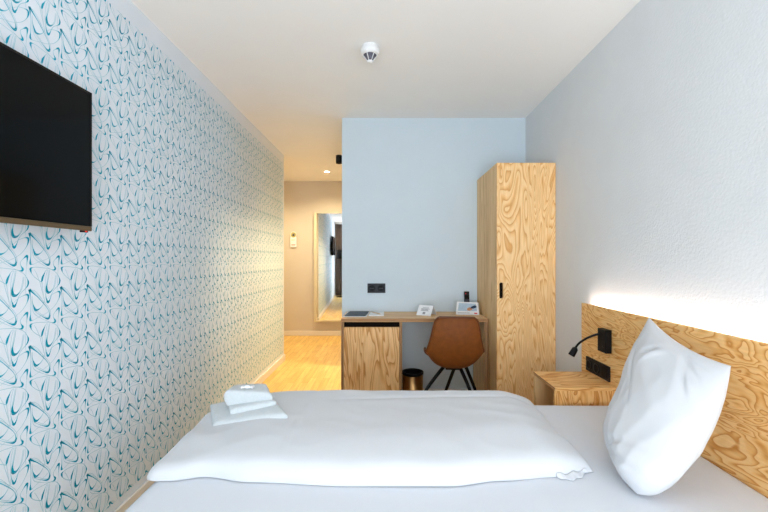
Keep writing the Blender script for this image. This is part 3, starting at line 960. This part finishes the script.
def duv_edges(t):
    """left and right end of the duvet at t (0 near edge .. 1 far edge)."""
    xl = -0.800 + 0.025 * t + 0.008 * math.sin(t * 7)
    xr = 0.690 - 0.012 * t + 0.006 * math.sin(t * 9 + 1)
    return xl, xr


DY0, DY1 = 1.205, 1.880


NEAR = [(-0.9, 1.245), (-0.75, 1.238), (-0.70, 1.240), (-0.60, 1.262), (-0.44, 1.232), (-0.12, 1.210), (0.2, 1.210), (0.37, 1.240), (0.57, 1.262), (0.70, 1.292)]


def near_edge(x):
    for (xa, ya), (xb_, yb) in zip(NEAR, NEAR[1:]):
        if x <= xb_:
            return ya + (yb - ya) * sstep(xa, xb_, x)
    return NEAR[-1][1]


def duvet_top(s, t):
    xl, xr = duv_edges(t)
    x = xl + (xr - xl) * s
    y0 = near_edge(x)
    y0 += 0.10 * (1 - math.sqrt(max(0.0, 1 - (max(0.0, 0.035 - s) / 0.035) ** 2))) * 0.55
    y = y0 + (DY1 - y0) * t
    dl_, dr_ = x - xl, xr - x
    df_, db_ = y - y0, DY1 - y
    # heights: steep rounded seam, then a slower rise
    fl = 0.44 * (1 - math.exp(-dl_ / 0.014)) + 0.56 * sstep(-0.02, 0.36, dl_)
    frr = 0.48 * (1 - math.exp(-dr_ / 0.014)) + 0.52 * sstep(0, 0.16, dr_)
    ff = 0.46 * (1 - math.exp(-df_ / 0.020)) + 0.30 * sstep(0, 0.22, df_) + 0.24 * sstep(0.0, 0.60, df_)
    fb = 0.5 * (1 - math.exp(-db_ / 0.015)) + 0.5 * sstep(0, 0.10, db_)
    H = 0.103 * max(0.0, fl * frr * ff * fb) ** 0.68
    k = min(1.0, H / 0.05)
    # soft wrinkles
    wv = 0.0035 * noise.noise(Vector((x * 3.1, y * 5.0, 2.0)))
    wv += 0.0022 * (1 - abs(noise.noise(Vector((x * 6 + y * 5, y * 7 - x * 3, 5.0)))) * 2)
    wv += 0.0030 * sstep(0.45, 0.0, dl_) * math.sin(y * 34 + x * 13 + 2 * noise.noise(Vector((x * 4, y * 4, 7))))
    wv += 0.0022 * sstep(0.22, 0.0, dr_) * math.sin(y * 30 - x * 22)
    wv -= 0.0025 * math.exp(-((x + 0.34 - 0.06 * (y - 1.5)) / 0.006) ** 2) * sstep(0.03, 0.1, df_)
    wv -= 0.004 * math.exp(-((y - 1.70 - 0.02 * math.sin(x * 4)) / 0.012) ** 2) * sstep(-0.35, 0.0, x)
    return Vector((x, y, ZM + 0.003 + H + wv * k))


dv_ = MB()
NS, NT = 150, 84
warp = lambda q: 0.5 - 0.5 * math.cos(PI * q)
topg = []
for i in range(NS + 1):
    s = i / NS; s = 0.45 * warp(s) + 0.55 * s
    row = []
    for j in range(NT + 1):
        t = j / NT; t = 0.45 * warp(t) + 0.55 * t
        row.append(duvet_top(s, t))
    topg.append(row)
botg = [[Vector((p.x, p.y, ZM + 0.002)) for p in row] for row in topg]
# underside pulled in a little so the seam reads rounded, and the overhanging end sags
for i in range(NS + 1):
    for j in range(NT + 1):
        p = botg[i][j]
        if p.x < bx0 - 0.004:
            sag = 0.010 * sstep(bx0 - 0.004, bx0 - 0.06, p.x)
            p.z -= sag; topg[i][j].z -= sag * 0.8
dv_.grid(topg)
dv_.grid(botg)
ringd = [(i, 0) for i in range(NS + 1)] + [(NS, j) for j in range(1, NT + 1)] + [(i, NT) for i in range(NS - 1, -1, -1)] + [(0, j) for j in range(NT - 1, 0, -1)]
b2 = (NS + 1) * (NT + 1)
for q in range(len(ringd)):
    i, j = ringd[q]; i2, j2 = ringd[(q + 1) % len(ringd)]
    dv_.face([i * (NT + 1) + j, i2 * (NT + 1) + j2, b2 + i2 * (NT + 1) + j2, b2 + i * (NT + 1) + j], 0, True)
duv = thing('duvet', 'plump white folded duvet lying along the bed', 'duvet', (0.0, 1.5, ZM))
dvo = dv_.build('cover', M['linen'], duv, duv.location)
# loose hem peeping out at the near right corner
hm = []
for i in range(40):
    s = i / 39
    x = 0.555 + 0.115 * s
    row = []
    for j in range(6):
        v = j / 5
        y = 1.262 + 0.026 * sstep(0.57, 0.68, x) - v * (0.020 * math.sin(PI * min(1, s * 1.05)) + 0.005) - 0.004 * math.sin(s * 19) * v
        z = ZM + 0.004 + 0.010 * (1 - v) + 0.004 * math.sin(s * 15) * (1 - v)
        row.append(Vector((x, y, z)))
    hm.append(row)
hmb = MB().grid(hm)
ho = hmb.build('cover_hem', M['linen'], duv, duv.location)
sol = ho.modifiers.new('thick', 'SOLIDIFY'); sol.thickness = 0.003; sol.offset = 1

# pillow ------------------------------------------------------------------
pil = thing('pillow', 'white pillow propped upright against the plywood headboard', 'pillow', (0.95, 1.36, ZM))
TL, TR = Vector((1.095, 1.605, CAMZ - 0.240)), Vector((1.060, 1.183, CAMZ - 0.328))
BL, BR = Vector((0.838, 1.410, ZM + 0.016)), Vector((0.738, 1.112, ZM + 0.010))


def pillow_pt(u, v, side):
    """u -1..1 from far to near, v -1..1 from bottom to top; side +1 front, -1 back."""
    a, b_ = (u + 1) / 2, (v + 1) / 2
    if v < 0:
        a = 0.5 + (a - 0.5) * (1 - 0.30 * abs(v) ** 5)
    base = BL.lerp(BR, a).lerp(TL.lerp(TR, a), b_)
    # seams bow: sides bulge outward in the middle, top edge dips between the corners
    cu = 1 - u * u; cv = 1 - v * v
    horiz = ((TR - TL) + (BR - BL)).normalized()
    vert = ((TL - BL) + (TR - BR)).normalized()
    nrm_ = vert.cross(horiz).normalized()
    if nrm_.x > 0:
        nrm_ = -nrm_
    base += horiz * (u * (0.058 if u > 0 else 0.012) * cv)
    base += vert * (-0.028 * cu * max(0, v) ** 3 * 1.0 - 0.012 * cu * max(0, -v) ** 2)
    prof_ = (max(0.0, 1 - abs(u) ** (2.4 if v > 0 else 2.4 + 1.2 * -v)) * max(0.0, 1 - abs(v) ** (2.4 if v > 0 else 5.5))) ** 0.56
    th_ = (0.098 - 0.012 * v) if side > 0 else 0.070
    w_ = 0.0
    w_ += 0.010 * noise.noise(Vector((u * 1.6 + 3, v * 1.8, 1.7 * side)))
    w_ += 0.0040 * (1 - 2.2 * abs(noise.noise(Vector((u * 2.6 + v * 1.2, v * 2.2 - u, 4.0 + side)))))
    # pulled creases fanning from the top corners and a diagonal one
    for (uu, vv, ang, wd_, amp, ln) in ((-0.25, 0.15, 0.75, 0.030, -0.007, 0.55), (-0.15, 0.58, 2.4, 0.04, -0.015, 0.16), (0.0, 0.54, 2.2, 0.04, 0.009, 0.2), (0.62, 0.70, 0.5, 0.05, -0.010, 0.3), (0.66, 0.52, 0.9, 0.04, -0.008, 0.25), (0.70, 0.80, 0.1, 0.035, -0.007, 0.2), (-0.70, 0.30, 1.3, 0.04, -0.006, 0.4), (0.25, -0.82, -0.15, 0.035, -0.010, 0.5), (-0.55, -0.60, 0.15 - 1.0, 0.05, -0.007, 0.35), (0.1, -0.72, 0.1 - 0.5, 0.04, -0.008, 0.5)):
        du, dv2 = u - uu, v - vv
        al = du * math.cos(ang) - dv2 * math.sin(ang)
        ac = du * math.sin(ang) + dv2 * math.cos(ang)
        w_ += amp * math.exp(-(ac / wd_) ** 2) * math.exp(-(al / ln) ** 2)
    p = base + nrm_ * side * (th_ * prof_ + w_ * min(1, prof_ * 1.6)) 
    p.z = max(p.z, ZM + 0.005)
    p.x = min(p.x, HX - 0.008)
    return p


NP = 72
pm = MB()
fg, bg = [], []
for i in range(NP + 1):
    u = math.sin((-1 + 2 * i / NP) * PI / 2) * 0.7 + (-1 + 2 * i / NP) * 0.3
    fr_, br2 = [], []
    for j in range(NP + 1):
        v = math.sin((-1 + 2 * j / NP) * PI / 2) * 0.7 + (-1 + 2 * j / NP) * 0.3
        f1 = pillow_pt(u, v, 1); b1 = pillow_pt(u, v, -1)
        if i in (0, NP) or j in (0, NP):
            b1 = f1.copy()
        fr_.append(f1); br2.append(b1)
    fg.append(fr_); bg.append(br2)
pm.grid(fg); pm.grid([r[::-1] for r in bg])
po = pm.build('pillowcase', M['linen'], pil, pil.location)
bmx = bmesh.new(); bmx.from_mesh(po.data); bmesh.ops.remove_doubles(bmx, verts=bmx.verts, dist=0.0004); bmesh.ops.recalc_face_normals(bmx, faces=bmx.faces); bmx.to_mesh(po.data); bmx.free()


# towels ------------------------------------------------------------------
def towel(name, label, cor, amp, seed, group=None, layers=0):
    """folded terry towel: a hexahedron with swollen rounded folds."""
    cor = [Vector(c) for c in cor]
    cen = sum(cor, Vector()) / 8
    n = 24
    bm = bmesh.new()
    mb = MB()

    def tri(a, b_, c):
        lo = cor[0].lerp(cor[1], a).lerp(cor[3].lerp(cor[2], a), b_)
        hi = cor[4].lerp(cor[5], a).lerp(cor[7].lerp(cor[6], a), b_)
        return lo.lerp(hi, c)

    def rnd(a, b_, c):
        # squash the cube towards a rounded box: folds round on the front (b=0) and left (a=0)
        q = Vector((a * 2 - 1, b_ * 2 - 1, c * 2 - 1))
        kx = 1 - 0.10 * (abs(q.z) ** 3); ky = 1 - 0.12 * (abs(q.z) ** 3)
        kz = 1 - 0.09 * (abs(q.x) ** 8) - 0.12 * (abs(q.y) ** 8)
        q = Vector((q.x * kx, q.y * ky, q.z * kz))
        p = tri((q.x + 1) / 2, (q.y + 1) / 2, (q.z + 1) / 2)
        d = noise.noise(p * 26 + Vector((seed, 0, 0))) * amp + noise.noise(p * 90 + Vector((0, seed, 0))) * amp * 0.6
        if c > 0.02:
            p += (p - cen).normalized() * d
        return p
    for ax in range(3):
        for sgn in (0, 1):
            g = []
            for i in range(n + 1):
                row = []
                for j in range(n + 1):
                    t = [0, 0, 0]
                    t[ax] = sgn; t[(ax + 1) % 3] = i / n; t[(ax + 2) % 3] = j / n
                    row.append(rnd(*t))
                g.append(row)
            mb.grid(g)
    bm.free()
    o = mb.build(name, M['towel'], None, cen)
    b3 = bmesh.new(); b3.from_mesh(o.data)
    bmesh.ops.remove_doubles(b3, verts=b3.verts, dist=0.0004)
    bmesh.ops.recalc_face_normals(b3, faces=b3.faces)
    b3.to_mesh(o.data); b3.free()
    tag(o, label, 'towel', group)
    return o


# bath towel: thick fold to the left, thinning to the right, lying on the sloping duvet end
t1 = [P(213.5, 433, 1.50), P(287, 421, 1.50), P(269.5, 397, 1.72), P(211, 411, 1.68),
      P(211.5, 423, 1.50), P(288, 412.5, 1.50), P(269, 390, 1.72), P(209.5, 403, 1.68)]
towel('bath_towel', 'large folded white bath towel, bottom of stack on the duvet', t1, 0.0028, 1.0, 'folded towels on the duvet')
t2 = [P(231, 417.5, 1.545), P(276, 406, 1.575), P(268.5, 394, 1.69), P(228, 404, 1.66),
      P(229, 409.5, 1.545), P(276, 400.5, 1.575), P(268.5, 389.5, 1.69), P(227, 398.5, 1.66)]
towel('face_cloth', 'thin white towel with frayed edge, middle of the stack', t2, 0.0034, 7.0, 'folded towels on the duvet')
t3 = [P(226, 408, 1.585), P(272, 402, 1.59), P(268, 393.5, 1.68), P(227.5, 401, 1.66),
      P(222.5, 390, 1.585), P(272.5, 393.5, 1.59), P(266.5, 382.3, 1.69), P(236, 382.8, 1.68)]
towel('hand_towel', 'small thick folded white towel on top of the stack', t3, 0.0032, 13.0, 'folded towels on the duvet')
sw = thing('wrapped_sweet', 'tiny white wrapped sweet on top of the towel stack', 'sweet', P(247.5, 388.2, 1.60))
MB().lathe([(0.0001, -0.012), (0.005, -0.010), (0.0075, 0.0), (0.005, 0.010), (0.0001, 0.012)], (0, 0, 0.006), 14, 'x').build('sweet', M['paper'], sw)
for s in (-1, 1):
    MB().hexa([(s * 0.010, -0.002, 0.003), (s * 0.010, 0.002, 0.003), (s * 0.024, 0.010, 0.002), (s * 0.024, -0.010, 0.002), (s * 0.010, -0.002, 0.007), (s * 0.010, 0.002, 0.007), (s * 0.024, 0.010, 0.009), (s * 0.024, -0.010, 0.009)]).build('twist_end', M['paper'], sw)

# ------------------------------------------------------------------ window side of the room (seen in the mirror)
cu = MB()
pts = []
for k in range(90):
    x = XL + 0.03 + 0.42 * k / 89
    pts.append((x, YR + 0.075 + 0.032 * math.sin(k * 0.62) + 0.006 * math.sin(k * 1.9)))
g = [[(x, y + 0.004 * math.sin(z * 2 + x * 9), z) for z in [0.02 + (ZC - 0.09) * q / 12 for q in range(13)]] for x, y in pts]
cu.grid(g)
cuo = thing('curtain', 'dark brown pleated curtain reflected in the hall mirror', 'curtain', (XL + 0.24, YR + 0.075, 0))
co = cu.build('fabric', M['curtain'], cuo, cuo.location)
sol = co.modifiers.new('thick', 'SOLIDIFY'); sol.thickness = 0.003
MB().box(XL + 0.02, XL + 0.46, YR + 0.06, YR + 0.09, ZC - 0.062, ZC - 0.0005).build('track', M['white_plastic'], cuo, cuo.location)

flx, fly = -1.02, -0.30
fl_ = thing('floor_lamp', 'black floor lamp with drum shade reflected in the mirror', 'floor lamp', (flx, fly, 0))
MB().lathe([(0.0001, 0.0005), (0.14, 0.0005), (0.14, 0.012), (0.02, 0.02), (0.0001, 0.02)], (flx, fly, 0), 36).build('base', M['black_metal'], fl_, fl_.location)
MB().tube([(flx, fly, 0.015), (flx, fly, 1.30)], 0.011, 12).build('pole', M['black_metal'], fl_, fl_.location)
MB().lathe([(0.128, 1.24), (0.130, 1.24), (0.130, 1.52), (0.128, 1.52), (0.128, 1.24)], (flx, fly, 0), 36).build('lamp_shade', M['black'], fl_, fl_.location)
MB().lathe([(0.0001, 1.301), (0.022, 1.32), (0.03, 1.36), (0.02, 1.40), (0.0001, 1.41)], (flx, fly, 0), 20).build('bulb', M['lamp_glow'], fl_, fl_.location)


# ------------------------------------------------------------------ lights
def area(name, loc, rot, sx, sy, power, rgb, spread=PI):
    l = bpy.data.lights.new(name, 'AREA')
    l.shape = 'RECTANGLE'; l.size = sx; l.size_y = sy
    l.energy = power; l.color = rgb; l.spread = spread
    o = bpy.data.objects.new(name, l); COL.objects.link(o)
    o.location = loc; o.rotation_euler = rot
    return o


def spot(name, loc, target, power, rgb, ang, blend=0.8, size=0.04):
    l = bpy.data.lights.new(name, 'SPOT')
    l.energy = power; l.color = rgb; l.spot_size = math.radians(ang); l.spot_blend = blend; l.shadow_soft_size = size
    o = bpy.data.objects.new(name, l); COL.objects.link(o)
    o.location = loc
    o.rotation_euler = (Vector(target) - Vector(loc)).to_track_quat('-Z', 'Y').to_euler()
    return o


area('daylight_window', ((WX0 + WX1) / 2, YR - 0.30, (WZ0 + WZ1) / 2), (PI / 2, 0, 0), 2.0, 2.1, 32, (0.88, 0.95, 1.0))
area('upward_daylight_fill', ((WX0 + WX1) / 2, YR - 0.32, 0.9), (PI / 2 + math.radians(38), 0, 0), 2.0, 1.4, 74, (0.82, 0.91, 1.0))  # added upward fill standing in for ground bounce, lifts the ceiling
WARM = (1.0, 0.80, 0.48)
spot('downlight_beam', (dl_x, dl_y, ZC - 0.02), (dl_x, dl_y, 0), 95, WARM, 150, 0.9)
spot('added_hall_fill', (-1.9, 5.4, ZC - 0.02), (-1.9, 5.4, 0), 60, WARM, 150, 0.9)  # unseen lamp added round the corner to brighten the hall, no fitting
spot('spotlight_beam', (XB - 0.103, 4.0, 2.20), (-0.93, 3.80, 0.0), 14, WARM, 128, 0.9)
spot('bathroom_ceiling_lamp', (0.20, 4.10, 2.40), (-0.75, 3.8, 0.6), 190, (1.0, 0.77, 0.44), 150, 0.6, 0.16)
pl = bpy.data.lights.new('lamp_bulb', 'POINT'); pl.energy = 9; pl.color = (1.0, 0.66, 0.34); pl.shadow_soft_size = 0.03
plo = bpy.data.objects.new('lamp_bulb', pl); COL.objects.link(plo); plo.location = (flx, fly, 1.46)

# sky outside the window
wld = bpy.data.worlds.new('sky'); SC.world = wld; wld.use_nodes = True
nt = wld.node_tree; nt.nodes.clear()
wo = N(nt, 'ShaderNodeOutputWorld'); bgn = N(nt, 'ShaderNodeBackground')
bgn.inputs[0].default_value = (0.80, 0.90, 1.0, 1); bgn.inputs[1].default_value = 1.2
nt.links.new(bgn.outputs[0], wo.inputs[0])

# ------------------------------------------------------------------ camera and colour
cam = bpy.data.cameras.new('camera')
cam.sensor_width = 36.0; cam.lens = 18.0
cam.shift_x = -3.0 / 768; cam.shift_y = 3.5 / 768
cam.clip_start = 0.02
co_ = bpy.data.objects.new('camera', cam); COL.objects.link(co_)
co_.location = (0, 0, CAMZ); co_.rotation_euler = (PI / 2, 0, 0)
SC.camera = co_
SC.view_settings.view_transform = 'Standard'
SC.view_settings.look = 'None'
SC.view_settings.exposure = 0.0
SC.view_settings.gamma = 1.0
SC.view_settings.use_curve_mapping = False
SC.cycles.max_bounces = 10
SC.cycles.diffuse_bounces = 6
SC.cycles.sample_clamp_indirect = 6.0
SC.cycles.use_denoising = True
